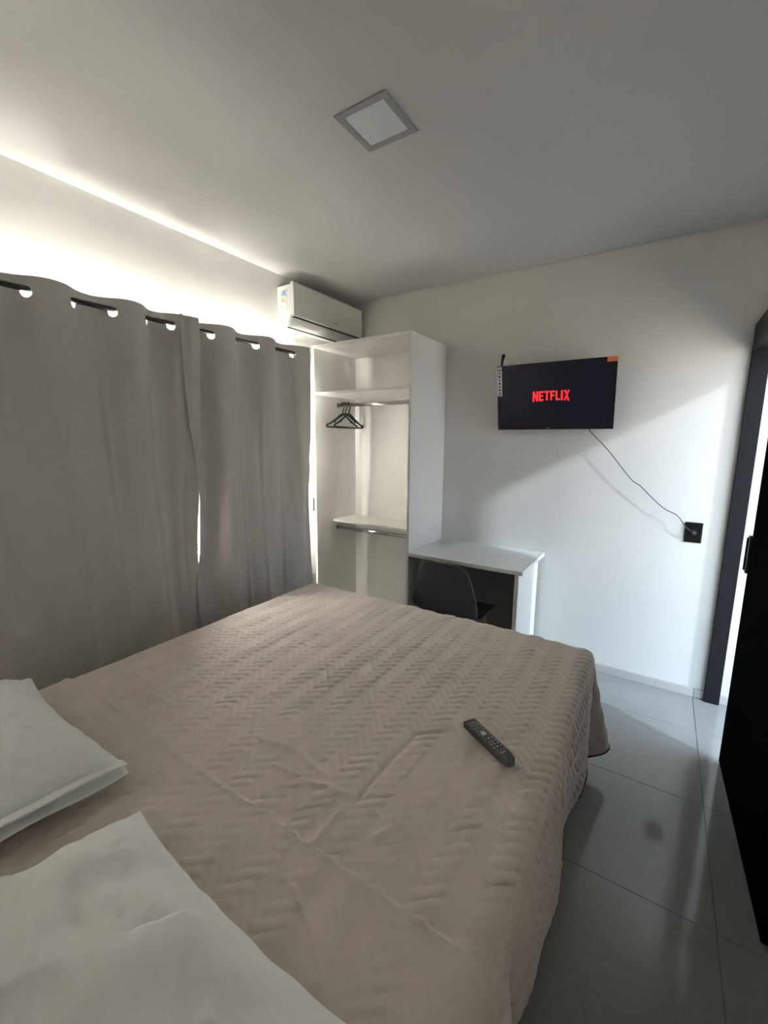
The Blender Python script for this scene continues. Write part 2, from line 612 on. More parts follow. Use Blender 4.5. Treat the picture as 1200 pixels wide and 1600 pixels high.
body = [(0.0, 2.318), (0.050, 2.318), (0.068, 2.325), (0.100, 2.345), (0.124, 2.372), (0.124, 2.576), (0.11, 2.582), (0.0, 2.580)]
MB().prism(acp(body), 'y', AY0, AY1).build('body', M_acw, ac, bevel=0.004)
panel = [(0.124, 2.388), (0.136, 2.377), (0.150, 2.376), (0.156, 2.383), (0.157, 2.50), (0.153, 2.588), (0.147, 2.594), (0.130, 2.592), (0.124, 2.586)]
pn = MB().prism(acp(panel), 'y', AY0 - 0.002, AY1 + 0.002).build('front_panel', M_acw, ac, bevel=0.002)
sub(MB().box(XL + 0.1565, XL + 0.158, 2.665, 2.705, 2.412, 2.419), 'logo_badge', M_greyp, pn)
lv = [(0.072, 2.323), (0.104, 2.341), (0.133, 2.369), (0.137, 2.366), (0.108, 2.336), (0.074, 2.319)]
MB().prism(acp(lv), 'y', AY0 + 0.022, AY1 - 0.022).build('louvre', M_acg, ac, smooth=False)
gp = [(0.120, 2.372), (0.140, 2.3765), (0.140, 2.374), (0.120, 2.3685)]
MB().prism(acp(gp), 'y', AY0 + 0.02, AY1 - 0.02).build('upper_slot', M_acd, ac)
gp = [(0.054, 2.3175), (0.068, 2.3225), (0.069, 2.3185), (0.056, 2.3145)]
MB().prism(acp(gp), 'y', AY0 + 0.03, AY1 - 0.03).build('lower_slot', M_acd, ac)
MB().tube([(XL + 0.132, 2.655, 2.3715), (XL + 0.142, 2.655, 2.3700)], 0.007, 10).build('sensor', M_acd, ac)
lab = MB().box(XL + 0.022, XL + 0.096, AY0 - 0.0012, AY0, 2.415, 2.552).build('energy_label', M_stick, ac)
yy0, yy1 = AY0 - 0.0022, AY0 - 0.0010
bl = MB()
bl.prism([(XL + 0.040, 2.520), (XL + 0.052, 2.546), (XL + 0.060, 2.548), (XL + 0.050, 2.520)], 'y', yy0, yy1)
bl.prism([(XL + 0.056, 2.518), (XL + 0.064, 2.548), (XL + 0.080, 2.550), (XL + 0.074, 2.534), (XL + 0.086, 2.518)], 'y', yy0, yy1)
sub(bl, 'blue_print', M_blue, lab)
am = MB().prism([(XL + 0.036, 2.478), (XL + 0.042, 2.496), (XL + 0.058, 2.498), (XL + 0.066, 2.484), (XL + 0.054, 2.480), (XL + 0.046, 2.474)], 'y', yy0, yy1)
sub(am, 'amber_print', M_amber, lab)
gm = MB()
for a, c, w, h in ((0.086, 2.546, 0.006, 0.006), (0.036, 2.513, 0.03, 0.003), (0.082, 2.508, 0.007, 0.006), (0.036, 2.498, 0.020, 0.003),
                   (0.066, 2.476, 0.010, 0.003), (0.070, 2.470, 0.004, 0.006), (0.034, 2.440, 0.004, 0.010), (0.048, 2.430, 0.003, 0.016),
                   (0.028, 2.424, 0.030, 0.002), (0.074, 2.428, 0.018, 0.002)):
    gm.box(XL + a, XL + a + w, yy0, yy1, c, c + h)
sub(gm, 'small_print', M_greyp, lab)['kind'] = 'stuff'
am = MB()
am.tube([(XL + 0.026 + dx, AY0 - 0.0004, 2.372 + dz) for dx, dz in arc(0.004, 0, 0.024, -75, 75, 14)], 0.0011, 5)
am.build('knockout', M_acg, ac)

# ================================================================== CURTAINS
RODX, RODZ = XL + 0.100, 2.143
rod = thing('curtain_rod', (RODX, 1.3, RODZ), 'thin black curtain rod carrying both grey curtains', 'curtain rod')
MB().tube([(RODX, -0.44, RODZ), (RODX, 2.432, RODZ)], 0.0120, 12).build('rod', M_blackp, rod, smooth=True)
for ye, s in ((-0.44, -1), (2.432, 1)):
    MB().tube([(RODX, ye - s * 0.004, RODZ), (RODX, ye, RODZ), (RODX, ye + s * 0.012, RODZ), (RODX, ye + s * 0.020, RODZ)],
              [0.0105, 0.016, 0.017, 0.011], 12).build('finial', M_blackp, rod, smooth=True)
for ye in (-0.41, 2.404):
    MB().box(XL + 0.001, XL + 0.006, ye - 0.012, ye + 0.012, RODZ - 0.03, RODZ + 0.03).box(XL + 0.006, RODX - 0.009, ye - 0.004, ye + 0.004, RODZ - 0.006, RODZ + 0.006).build('bracket', M_blackp, rod)


def curtain(name, eyes, ya, yb, front_first, label, lean, seed, end_fold):
    """sheet woven round the rod through its eyelets; folds relax and drift towards the hem"""
    ztop, zbot = RODZ + 0.052, 0.03
    knots = [ya] + list(eyes) + [yb]
    step = 0.0065
    ys = np.arange(ya, yb + step / 2, step)
    zs = np.concatenate([np.arange(ztop, RODZ - 0.06, -0.0065), np.linspace(RODZ - 0.062, zbot, 130)])
    Yg, Zg = np.meshgrid(ys, zs, indexing='ij')
    depth = (RODZ - Zg) / (RODZ - zbot)                     # 0 at rod, 1 at hem
    dd = np.clip(depth, 0, 1)
    prof = np.zeros_like(ys)
    sgn = 1 if front_first else -1
    for k in range(len(knots) - 1):
        a, b = knots[k], knots[k + 1]
        m = (ys >= a - 1e-9) & (ys <= b + 1e-9)
        t = (ys[m] - a) / (b - a)
        if k == 0:
            w = np.sin(np.pi / 2 * (1 + t))
        elif k == len(knots) - 2:
            w = np.clip(np.sin(np.pi / 2 * t), 0, 1) ** 0.8
        else:
            w = np.clip(np.sin(np.pi * t), 0, 1) ** 0.85
        prof[m] = sgn * w
        sgn = -sgn
    amp = 0.043
    # the same profile, sampled at a drifting place further down, so that folds lean and merge
    drift = 0.035 * vnoise(Yg * 0 + Yg, dd * 0.9, 2.6, seed) * dd
    src = np.clip(Yg + drift, ya, yb)
    base = np.interp(src.ravel(), ys, prof).reshape(src.shape)
    soft = 0.55 * np.sin(2 * np.pi * (Yg / 0.31 + 0.2 * vnoise(Yg, dd, 3.1, seed + 1))) + 0.5 * vnoise(Yg * 3.0, dd * 0.6, 3.2, seed + 2)
    fold = base * (1 - 0.42 * sstep(0.02, 0.8, dd)) + soft * 1.25 * sstep(0.03, 0.55, dd)
    X = RODX + amp * fold + 0.012 * dd
    # sharp pressed creases
    for k, c in enumerate(end_fold):
        yc = c[0] + c[1] * dd
        wgt = sstep(c[2], c[2] + 0.10, dd)
        X += 0.005 * np.exp(-((Yg - yc) / 0.010) ** 2) * wgt
        X -= 0.004 * np.exp(-((Yg - yc + 0.022) / 0.012) ** 2) * wgt
    X -= 0.0016 * np.exp(-((Zg - RODZ + 0.048) / 0.005) ** 2)     # stitched heading
    X += 0.0045 * vnoise(Yg, Zg * 0.35, 22, seed + 4) * sstep(0.03, 0.2, dd)
    Yp = Yg + lean(Yg, dd)
    P = np.stack([X, Yp, Zg], -1)
    # eyelet holes
    r = 0.0230
    ez = RODZ - 0.0105                          # the cloth hangs from the top of its eyelets
    keep = np.ones((len(ys) - 1, len(zs) - 1), bool)
    slope = np.gradient(X[:, 0], ys)
    arclen = np.sqrt(1 + slope ** 2)
    for ey in eyes:
        k = np.argmin(abs(ys - ey))
        sl = arclen[k]
        du = (Yg - ey) * sl
        dv = Zg - ez
        dist = np.hypot(du, dv)
        inside = dist < r
        f_in = inside[:-1, :-1] | inside[1:, :-1] | inside[1:, 1:] | inside[:-1, 1:]
        keep &= ~f_in
        rim = (~inside) & (dist < r + 0.013)
        touch = np.zeros_like(inside)
        touch[:-1, :-1] |= f_in
        touch[1:, :-1] |= f_in
        touch[1:, 1:] |= f_in
        touch[:-1, 1:] |= f_in
        rim &= touch
        sc_ = np.where(rim, r / np.maximum(dist, 1e-6), 1)
        ny = np.where(rim, ey + du * sc_ / sl, P[..., 1])
        nz = np.where(rim, ez + dv * sc_, P[..., 2])
        nx = np.where(rim, np.interp(ny.ravel(), ys, X[:, 8]).reshape(ny.shape), P[..., 0])
        P = np.stack([nx, ny, nz], -1)
    o = grid_object(name, P, M_curt, keep=keep, flip=True)
    o.data.materials.append(M_lining)
    s = o.modifiers.new('cloth', 'SOLIDIFY')
    s.thickness = 0.0022
    s.offset = 0
    s.material_offset = 1
    tag(o, label, 'curtain', 'grey eyelet curtains')
    for ey in eyes:
        k = np.argmin(abs(ys - ey))
        tdir = Vector((slope[k], 1, 0)).normalized()
        nrm = Vector((1, -slope[k], 0)).normalized()
        c = Vector((float(np.interp(ey, ys, X[:, 8])), ey, ez))
        pts = [c + tdir * (math.cos(a) * 0.0245) + Vector((0, 0, 1)) * (math.sin(a) * 0.0245) for a in [2 * math.pi * q / 24 for q in range(24)]]
        MB().tube(pts, 0.0022, 6, closed=True).build('eyelet', M_curt, o, smooth=True)
    return o



curtain('curtain', [-0.22, -0.06, 0.10, 0.27, 0.435, 0.60, 0.768, 0.935, 1.10, 1.257, 1.388], -0.36, 1.530, False,
        'grey eyelet curtain panel at the left, its lower part behind the pillows', lambda y, d: -0.085 * sstep(0.0, 0.6, d) * sstep(1.2, 1.53, y), 11,
        [(1.030, 0.03, 0.08), (1.235, 0.02, 0.05), (0.83, 0.06, 0.2), (1.475, 0.0, -0.1)])
curtain('curtain', [1.465, 1.629, 1.798, 1.954, 2.117, 2.277], 1.415, 2.414, True,
        'grey eyelet curtain panel beside the wardrobe', lambda y, d: 0.050 * sstep(0.12, 0.46, d) * (1 - 0.8 * sstep(0.56, 0.70, d)) * sstep(1.75, 1.42, y), 23,
        [(1.80, 0.05, 0.1), (1.975, -0.02, 0.15), (2.14, 0.01, 0.05), (2.33, 0.03, 0.4)])

# ================================================================== WARDROBE
WX0, WX1, WY0, WY1, WH = -2.304, -1.438, 2.53, YF - 0.002, 2.241
t = 0.018
wd = thing('open_wardrobe', ((WX0 + WX1) / 2, (WY0 + WY1) / 2, 0), 'tall white doorless wardrobe with shelves in the room corner', 'wardrobe')
MB().box(WX0, WX0 + t, WY0, WY1, 0.0, WH - t).build('side_panel', M_white, wd, bevel=0.0012)
MB().box(WX1 - t, WX1, WY0, WY1, 0.0, WH - t).build('side_panel', M_white, wd, bevel=0.0012)
MB().box(WX0, WX1, WY0, WY1, WH - t, WH).build('top_panel', M_white, wd, bevel=0.0012)
MB().box(WX0 + t, WX1 - t, WY0 + 0.002, WY1 - 0.012, 1.882, 1.898).build('shelf', M_white, wd, bevel=0.001)
MB().box(WX0 + t, WX1 - t, 2.735, WY1 - 0.024, 0.868, 0.884).build('shelf', M_white, wd, bevel=0.001)
MB().box(WX0 + t, WX1 - t, WY0 + 0.002, WY1 - 0.024, 0.06, 0.078).build('bottom_panel', M_white, wd, bevel=0.001)
MB().box(WX0 + t, WX1 - t, WY0 + 0.03, WY0 + 0.045, 0.0, 0.06).build('plinth', M_white, wd)
MB().box(WX0 + t, WX1 - t, WY1 - 0.012, WY1, 0.0, WH - t).build('back_panel', M_white, wd)
MB().box(WX0 + t + 0.085, WX1 - t, WY1 - 0.024, WY1 - 0.012, 0.078, 1.882).build('inner_back_board', M_white, wd, bevel=0.001)
for yr, zr in ((2.815, 1.822), (2.79, 0.812)):
    rl = MB().tube([(WX0 + t, yr, zr), (WX1 - t, yr, zr)], 0.0125, 14, squash=(0.75, 1.2)).build('clothes_rail', M_chrome, wd, smooth=True)
    for xe, s in ((WX0 + t, 1), (WX1 - t, -1)):
        MB().tube([(xe, yr, zr), (xe + s * 0.006, yr, zr)], 0.021, 14).build('rail_flange', M_chrome, rl)

# hangers
RY, RZ = 2.815, 1.822


def hanger(x, rz, dy, label):
    h = thing('clothes_hanger', (x, RY + dy, RZ), label, 'hanger', 'black hangers on the wardrobe rail')
    h.rotation_euler = (0, 0, rz)
    # local: y along the shoulders, z up, rail at the origin
    hook = [(0, -0.020, -0.006)]
    hook += [(0, -0.0205 * math.cos(math.radians(a)), 0.0205 * math.sin(math.radians(a))) for a in range(0, 181, 20)]
    hook += [(0, 0.018, -0.022), (0, 0.006, -0.040), (0, 0.0, -0.055), (0, 0.0, -0.072)]
    MB().tube(hook, 0.0046, 8).build('hook', M_blackp, h, smooth=True, local=True)
    fr = MB()
    out = [(0, 0, -0.070), (0, 0.03, -0.078), (0, 0.09, -0.112), (0, 0.17, -0.150), (0, 0.205, -0.160), (0, 0.212, -0.170), (0, 0.205, -0.178)]
    top = [(a, -b, c) for a, b, c in out[::-1]] + out[1:]
    fr.tube(top, 0.0072, 8)
    fr.tube([(0, -0.205, -0.178), (0, 0, -0.180), (0, 0.205, -0.178)], 0.0066, 8)
    fr.tube([(0, 0.105, -0.122), (0, 0.108, -0.136), (0, 0.120, -0.140)], 0.003, 6)
    fr.tube([(0, -0.105, -0.122), (0, -0.108, -0.136), (0, -0.120, -0.140)], 0.003, 6)
    fr.build('hanger_frame', M_blackp, h, smooth=True, local=True)
    return h


hanger(-2.238, 0.05, 0.0, 'black plastic hanger hanging leftmost on the upper wardrobe rail')
hanger(-2.212, -0.10, 0.0, 'black plastic hanger in the middle of the three on the rail')
hanger(-2.176, 0.10, 0.0, 'black plastic hanger hanging rightmost of the three on the rail')

# ================================================================== DESK
DX0, DX1, DY0, DZ = WX1 + 0.001, -0.643, 2.507, 0.772
dk = thing('desk', ((DX0 + DX1) / 2, 2.78, 0), 'small white desk between the wardrobe and the open door', 'desk')
MB().box(DX0, DX1, DY0, YF - 0.002, DZ - 0.026, DZ).build('desktop', M_white, dk, bevel=0.0015)
MB().box(DX1 - 0.052, DX1 - 0.026, DY0 + 0.022, YF - 0.055, 0.0, DZ - 0.026).build('side_panel', M_white, dk, bevel=0.0012)
MB().box(DX0, DX1 - 0.052, YF - 0.085, YF - 0.070, 0.04, DZ - 0.026).build('back_panel', M_dgrey, dk, bevel=0.001)
MB().box(DX0 + 0.001, DX0 + 0.02, DY0 + 0.25, YF - 0.09, DZ - 0.075, DZ - 0.026).build('support_rail', M_white, dk, bevel=0.001)

# clear packet on the desk
u = np.linspace(0, 1, 26)
U, V = np.meshgrid(u, u, indexing='ij')
px = -1.425 + 0.17 * U + 0.018 * V
py = 2.775 + 0.265 * V + 0.01 * U
edge = np.minimum(np.minimum(U, 1 - U), np.minimum(V, 1 - V))
pz = DZ + 0.0012 + 0.007 * sstep(0, 0.25, edge) + 0.004 * (vnoise(U, V, 6, 3) + 1) * sstep(0, 0.12, edge)
pk = grid_object('plastic_packet', np.stack([px, py, pz], -1), M_bag)
tag(pk, 'clear plastic packet lying on the desk against the wardrobe', 'packet')
pr = MB()
pr.tube([(-1.345 + 0.045 * math.cos(a), 2.92 + 0.05 * math.sin(a), DZ + 0.0035) for a in [2 * math.pi * k / 20 for k in range(20)]], 0.003, 6, closed=True)
pr.build('packet_contents', M_stick, pk, smooth=True)

# ================================================================== CHAIR
ch = thing('shell_chair', (-1.055, 2.50, 0), 'charcoal plastic shell chair pushed under the white desk', 'chair')
ch.rotation_euler = (0, 0, math.radians(-6))
prof = [(0.232, 0.428, 0.135), (0.222, 0.446, 0.190), (0.17, 0.452, 0.218), (0.08, 0.442, 0.230), (-0.02, 0.434, 0.236), (-0.10, 0.425, 0.244),
        (-0.165, 0.440, 0.246), (-0.202, 0.500, 0.244), (-0.212, 0.575, 0.234), (-0.218, 0.65, 0.215), (-0.230, 0.72, 0.198), (-0.240, 0.775, 0.175),
        (-0.247, 0.812, 0.135), (-0.250, 0.826, 0.075)]
pa = np.array(prof)
tt = np.linspace(0, 1, len(prof))
tf = np.linspace(0, 1, 60)
py_, pz_, pw_ = (np.interp(tf, tt, pa[:, k]) for k in range(3))
kern = np.array([1, 2, 3, 2, 1]) / 9.0
for a_ in (py_, pz_, pw_):
    a_[2:-2] = np.convolve(a_, kern, 'valid')
s_ = np.linspace(-1, 1, 33)
TF, S_ = np.meshgrid(np.arange(60), s_, indexing='ij')
wgt_back = sstep(0.42, 0.62, tf)[TF]
lift = np.abs(S_) ** 2.6
cx = pw_[TF] * S_ * (1 - 0.04 * lift)
cy = py_[TF] + wgt_back * 0.060 * lift * sstep(1.0, 0.85, tf)[TF] + 0.02 * lift * (1 - wgt_back) * -sstep(0.2, 0.0, tf)[TF]
cz = pz_[TF] + (1 - wgt_back) * (0.045 * sstep(0.0, 0.30, tf)[TF] + 0.006) * lift
WORLD[ch.name] = Vector((0, 0, 0))
shell = grid_object('shell', np.stack([cx, cy, cz], -1), M_chair, parent=ch)
m_ = shell.modifiers.new('thick', 'SOLIDIFY')
m_.thickness = 0.008
m_.offset = 0
m_ = shell.modifiers.new('smooth', 'SUBSURF')
m_.levels = m_.render_levels = 1
for sx in (-1, 1):
    for (ty, by) in ((0.11, 0.205), (-0.11, -0.215)):
        MB().tube([(sx * 0.135, ty, 0.420), (sx * 0.205, by, 0.0)], [0.0155, 0.0105], 12).build('leg', M_wood, ch, smooth=True)
br = MB()
for a_, b_ in (((-0.14, 0.115, 0.405), (0.14, 0.115, 0.405)), ((-0.14, -0.115, 0.405), (0.14, -0.115, 0.405)),
               ((-0.14, -0.115, 0.405), (-0.14, 0.115, 0.405)), ((0.14, -0.115, 0.405), (0.14, 0.115, 0.405)),
               ((-0.16, 0.145, 0.28), (0.16, -0.15, 0.28)), ((0.16, 0.145, 0.28), (-0.16, -0.15, 0.28)),
               ((-0.135, 0.11, 0.40), (0.16, 0.145, 0.28)), ((0.135, 0.11, 0.40), (-0.16, 0.145, 0.28)),
               ((-0.135, -0.11, 0.40), (0.16, -0.15, 0.28)), ((0.135, -0.11, 0.40), (-0.16, -0.15, 0.28))):
    br.tube([a_, b_], 0.005, 8)
br.build('wire_brace', M_blackp, ch, smooth=True)

# ================================================================== TELEVISION
tv = thing('television', (-0.64, 3.0, 1.619), 'black flat television on the wall showing a red word', 'television')
# local frame: x right, y into the wall, z up the screen, tilted forward about the lower edge
TILT = math.radians(12.0)
tv.rotation_euler = (TILT, 0, 0)
WORLD[tv.name] = Vector((0, 0, 0))
TW, TH = 0.359, 0.424
MB().box(-TW, TW, 0.0, 0.030, 0.0, TH).build('casing', M_gloss, tv, bevel=0.003)
MB().box(-TW * 0.75, TW * 0.75, 0.030, 0.052, 0.03, TH * 0.62).build('rear_housing', M_blackp, tv, bevel=0.006)
scr = MB().box(-TW + 0.010, TW - 0.010, -0.0008, 0.001, 0.018, TH - 0.010).build('screen', M_screen, tv)
# red lettering: N E T F L I X on a shallow arch
LX0, LX1, LZB, LZT = -0.122, 0.104, 0.182, 0.248


def letter_polys(ch_):
    s = 0.30
    if ch_ == 'N':
        return [[(0, 0), (s, 0), (s, 1), (0, 1)], [(1 - s, 0), (1, 0), (1, 1), (1 - s, 1)], [(0, 1), (s, 1), (1, 0), (1 - s, 0)]]
    if ch_ == 'E':
        return [[(0, 0), (0.36, 0), (0.36, 1), (0, 1)], [(0.36, 0.82), (1, 0.82), (1, 1), (0.36, 1)], [(0.36, 0.42), (0.9, 0.42), (0.9, 0.60), (0.36, 0.60)], [(0.36, 0), (1, 0), (1, 0.18), (0.36, 0.18)]]
    if ch_ == 'T':
        return [[(0, 0.82), (1, 0.82), (1, 1), (0, 1)], [(0.33, 0), (0.67, 0), (0.67, 0.82), (0.33, 0.82)]]
    if ch_ == 'F':
        return [[(0, 0), (0.36, 0), (0.36, 1), (0, 1)], [(0.36, 0.82), (1, 0.82), (1, 1), (0.36, 1)], [(0.36, 0.42), (0.9, 0.42), (0.9, 0.60), (0.36, 0.60)]]
    if ch_ == 'L':
        return [[(0, 0), (0.36, 0), (0.36, 1), (0, 1)], [(0.36, 0), (1, 0), (1, 0.18), (0.36, 0.18)]]
    if ch_ == 'I':
        return [[(0, 0), (1, 0), (1, 1), (0, 1)]]
    return [[(0, 0), (0.34, 0), (0.53, 0.42), (0.42, 0.62)], [(0.42, 0.62), (0.53, 0.42), (1, 1), (0.68, 1)],
            [(0.66, 0), (1, 0), (0.58, 0.60), (0.48, 0.40)], [(0.48, 0.40), (0.58, 0.60), (0.32, 1), (0, 1)]]


wds = {'N': 1.0, 'E': 0.80, 'T': 0.90, 'F': 0.78, 'L': 0.76, 'I': 0.34, 'X': 1.0}
word = 'NETFLIX'
gap = 0.17
tot = sum(wds[c] for c in word) + gap * (len(word) - 1)
k_ = (LX1 - LX0) / tot
lt = MB()
cx_ = LX0
for q, c in enumerate(word):
    w_ = wds[c] * k_
    for poly in letter_polys(c):
        pts = []
        for a_, b_ in poly:
            X_ = cx_ + a_ * w_
            n_ = (X_ - (LX0 + LX1) / 2) / ((LX1 - LX0) / 2)
            zb = LZB + 0.007 * (1 - n_ * n_)
            pts.append((X_, zb + b_ * (LZT - zb)))
        lt.prism(pts, 'y', -0.0018, -0.0006)
    cx_ += w_ + gap * k_
lt.build('red_lettering', M_red, scr)
stk = MB().box(-TW - 0.001, -TW + 0.034, -0.0016, 0.0, 0.225, TH - 0.004).build('white_sticker', M_stick, tv)
ik = MB()
ik.box(-TW + 0.004, -TW + 0.030, -0.0024, -0.0012, TH - 0.030, TH - 0.024)
for q in range(7):
    z_ = TH - 0.052 - q * 0.0215
    if q % 2:
        ik.box(-TW + 0.011, -TW + 0.024, -0.0024, -0.0012, z_, z_ + 0.011)
    else:
        ik.prism([(-TW + 0.012, z_), (-TW + 0.024, z_ + 0.002), (-TW + 0.020, z_ + 0.013), (-TW + 0.014, z_ + 0.010)], 'y', -0.0024, -0.0012)
ik.prism([(-TW + 0.004, 0.226), (-TW + 0.030, 0.226), (-TW + 0.030, 0.236), (-TW + 0.017, 0.230), (-TW + 0.004, 0.236)], 'y', -0.0024, -0.0012)
ik.build('sticker_print', M_ink, stk)
osk = MB().box(TW - 0.054, TW + 0.001, -0.0016, 0.0, TH - 0.028, TH + 0.0005).build('orange_sticker', M_orange, tv)
MB().box(-0.035, -0.014, -0.0007, 0.0005, 0.0065, 0.0105).build('maker_badge', M_greyp, tv)
MB().box(-0.03, 0.03, 0.060, 0.096, 0.16, 0.24).build('bracket_arm', M_blackp, tv)
mt = MB().box(-0.10, 0.10, 0.046, 0.062, 0.10, 0.30).build('wall_bracket', M_blackp, tv)

# bracket arm reaching from the tilted set to the wall
an = thing('indoor_antenna', (-0.985, 2.965, 2.02), 'small black stick antenna rising behind the top corner of the television', 'antenna')
MB().tube([(-0.985, 2.966, 2.020), (-0.981, 2.966, 2.075), (-0.975, 2.966, 2.108), (-0.972, 2.966, 2.118)], [0.006, 0.008, 0.0125, 0.010], 10).build('antenna_stick', M_blackp, an, smooth=True)
MB().tube([(-1.008, 2.960, 2.012), (-1.004, 2.958, 2.030), (-0.988, 2.956, 2.041), (-0.970, 2.956, 2.038), (-0.962, 2.958, 2.022)], 0.0042, 8).build('antenna_cable', M_blackp, an, smooth=True)

# power cord and outlet
ou = thing('wall_outlet', (0.184, YF, 0.958), 'black wall outlet low beside the door frame', 'outlet')
MB().box(0.1415, 0.2265, YF - 0.009, YF, 0.958, 1.078).build('cover_plate', M_gloss, ou, bevel=0.003)
sk_ = MB().tube([(0.184, YF - 0.0115, 1.018), (0.184, YF - 0.008, 1.018)], 0.021, 6).build('socket_face', M_blackp, ou)
ho = MB()
for dx in (-0.010, 0, 0.010):
    ho.tube([(0.184 + dx, YF - 0.0125, 1.018), (0.184 + dx, YF - 0.011, 1.018)], 0.0024, 8)
ho.build('socket_holes', M_acd, sk_)
cpts = [(-0.425, 2.985, 1.66), (-0.416, 3.002, 1.616), (-0.301, 2.992, 1.496), (-0.219, 2.997, 1.393), (-0.154, 3.002, 1.313), (-0.106, 3.002, 1.279),
        (-0.029, 3.007, 1.202), (0.031, 3.012, 1.15), (0.095, 3.018, 1.116), (0.137, 3.026, 1.06), (0.160, 3.028, 1.036), (0.178, 3.034, 1.022)]


def smooth_path(pts, n=8):
    pts = [Vector(p) for p in pts]
    out = []
    for i in range(len(pts) - 1):
        p0, p1, p2, p3 = pts[max(i - 1, 0)], pts[i], pts[i + 1], pts[min(i + 2, len(pts) - 1)]
        for k in range(n):
            t_ = k / n
            out.append(0.5 * ((2 * p1) + (-p0 + p2) * t_ + (2 * p0 - 5 * p1 + 4 * p2 - p3) * t_ * t_ + (-p0 + 3 * p1 - 3 * p2 + p3) * t_ ** 3))
    return out + [pts[-1]]


cd = thing('power_cord', (0.16, 3.03, 1.03), 'thin black power cord running from television down to outlet', 'cord')
near_wall = []
for p in cpts:
    yn = min(YF - (YF - p[1]) * 0.72, YF - 0.026) if p[0] < 0.10 else p[1]
    k_ = yn / p[1]
    near_wall.append((p[0] * k_, yn, CAM_H + (p[2] - CAM_H) * k_))
MB().tube(smooth_path(near_wall), 0.0024, 8).build('cable', M_blackp, cd, smooth=True)
MB().tube([(0.168, 3.030, 1.030), (0.182, 3.036, 1.020), (0.186, 3.044, 1.016), (0.186, 3.050, 1.016)], [0.005, 0.011, 0.013, 0.013], 10).build('plug', M_blackp, cd, smooth=True)

# two small wall plugs under the air conditioner
for z_ in (2.262, 2.232):
    o_ = MB().tube([(XL - 0.001, 2.395, z_), (XL + 0.003, 2.395, z_)], 0.006, 10).build('wall_plug', M_frame)
    tag(o_, 'upper white wall plug under the air conditioner' if z_ > 2.25 else 'lower white wall plug under the air conditioner', 'wall plug', 'white wall plugs')

# ================================================================== BED
BX0, BX1, BY0, BY1, BZ = -1.865, -0.185, -0.08, 2.02, 0.622
bed = thing('bed', ((BX0 + BX1) / 2, 0.97, 0), 'wide bed with an upholstered base under the taupe bedspread', 'bed')
MB().box(BX0 + 0.04, BX1 - 0.012, BY0 + 0.02, BY1 - 0.03, 0.075, 0.34).build('bed_base', M_base, bed, bevel=0.02)
MB().box(BX0 + 0.038, BX1 - 0.010, BY0 + 0.018, BY1 - 0.028, 0.055, 0.085).build('base_trim', M_hem, bed, bevel=0.004)
for x_ in (BX0 + 0.14, BX1 - 0.12):
    for y_ in (BY0 + 0.12, 0.95, BY1 - 0.14):
        MB().tube([(x_, y_, 0.0), (x_, y_, 0.06)], [0.022, 0.028], 12).build('leg', M_blackp, bed)
MB().box(BX0 + 0.03, BX1 - 0.006, BY0 + 0.01, BY1 - 0.02, 0.34, BZ - 0.016).build('mattress', M_matt, bed, bevel=0.04)

# bedspread: one sheet over the mattress, hanging at both sides and the foot
RR = 0.050
DROP = 0.50
st = 0.0052
uu = np.arange(BX0 - DROP, BX1 + DROP + st / 2, st)
vv = np.arange(BY0, BY1 + DROP + st / 2, st)
UU, VV = np.meshgrid(uu, vv, indexing='ij')


def herringbone(x, y, w, n):
    a = (x + y) / math.sqrt(2) / w
    b_ = (y - x) / math.sqrt(2) / w
    i, j = np.floor(a), np.floor(b_)
    fa, fb = a - i, b_ - j
    k = np.mod(i - j, 2 * n)
    hor = k < n
    along = np.where(hor, k + fa, (2 * n - 1 - k) + fb) / n
    across = np.where(hor, fb, fa)
    puff = np.clip(1 - np.abs(2 * across - 1) ** 3.0, 0, 1) * np.clip(1 - np.abs(2 * along - 1) ** 8, 0, 1)
    return np.sqrt(puff), hor


ins = 0.040                                   # the top starts to round this far inside the mattress edge
ox = np.where(UU > BX1 - ins, UU - (BX1 - ins), np.where(UU < BX0 + ins, UU - (BX0 + ins), 0.0))
oy = np.where(VV > BY1 - ins, VV - (BY1 - ins), 0.0)
sx_, sy_ = np.abs(ox), oy
d_ = np.maximum(sx_, sy_)                     # distance walked over the edge
ang = np.arctan2(sy_, sx_)
qa = RR * math.pi / 2
over = d_ > 0
th = np.clip(d_ / RR, 0, math.pi / 2)
outw = RR * np.sin(th)
down = RR * (1 - np.cos(th)) + np.clip(d_ - qa, 0, None)
hang = np.clip((d_ - qa) / (DROP + ins - qa), 0, 1)
corner = np.sin(2 * ang) * ((sx_ > 0) & (sy_ > 0))
# hanging folds: right side, left side and foot
fold_r = 0.016 * np.sin(VV * 11.0 + 0.6) + 0.020 * np.exp(-((VV - 0.98) / 0.09) ** 2) - 0.060 * np.exp(-((VV - 0.80) / 0.045) ** 2) + 0.060 * np.exp(-((VV - 0.66) / 0.06) ** 2)
fold_f = 0.016 * np.sin(UU * 12.0)
wsy = np.where(sx_ + sy_ > 0, sy_ / np.maximum(sx_ + sy_, 1e-9), 0)
flare = hang * ((1 - wsy) * fold_r + wsy * fold_f) * (1 - corner) + hang * 0.006
flare += corner * (0.115 * hang + 0.0 * hang ** 2)
dirx = np.cos(ang) * np.sign(ox)
diry = np.sin(ang)
outx = np.where(over, (outw + flare) * dirx, 0)
outy = np.where(over, (outw + flare) * diry, 0)
PX = np.where(ox > 0, BX1 - ins, np.where(ox < 0, BX0 + ins, UU)) + outx
PY = np.where(oy > 0, BY1 - ins, VV) + outy
PZ = BZ - np.where(over, down, 0)
PZ += hang * corner * 0.03
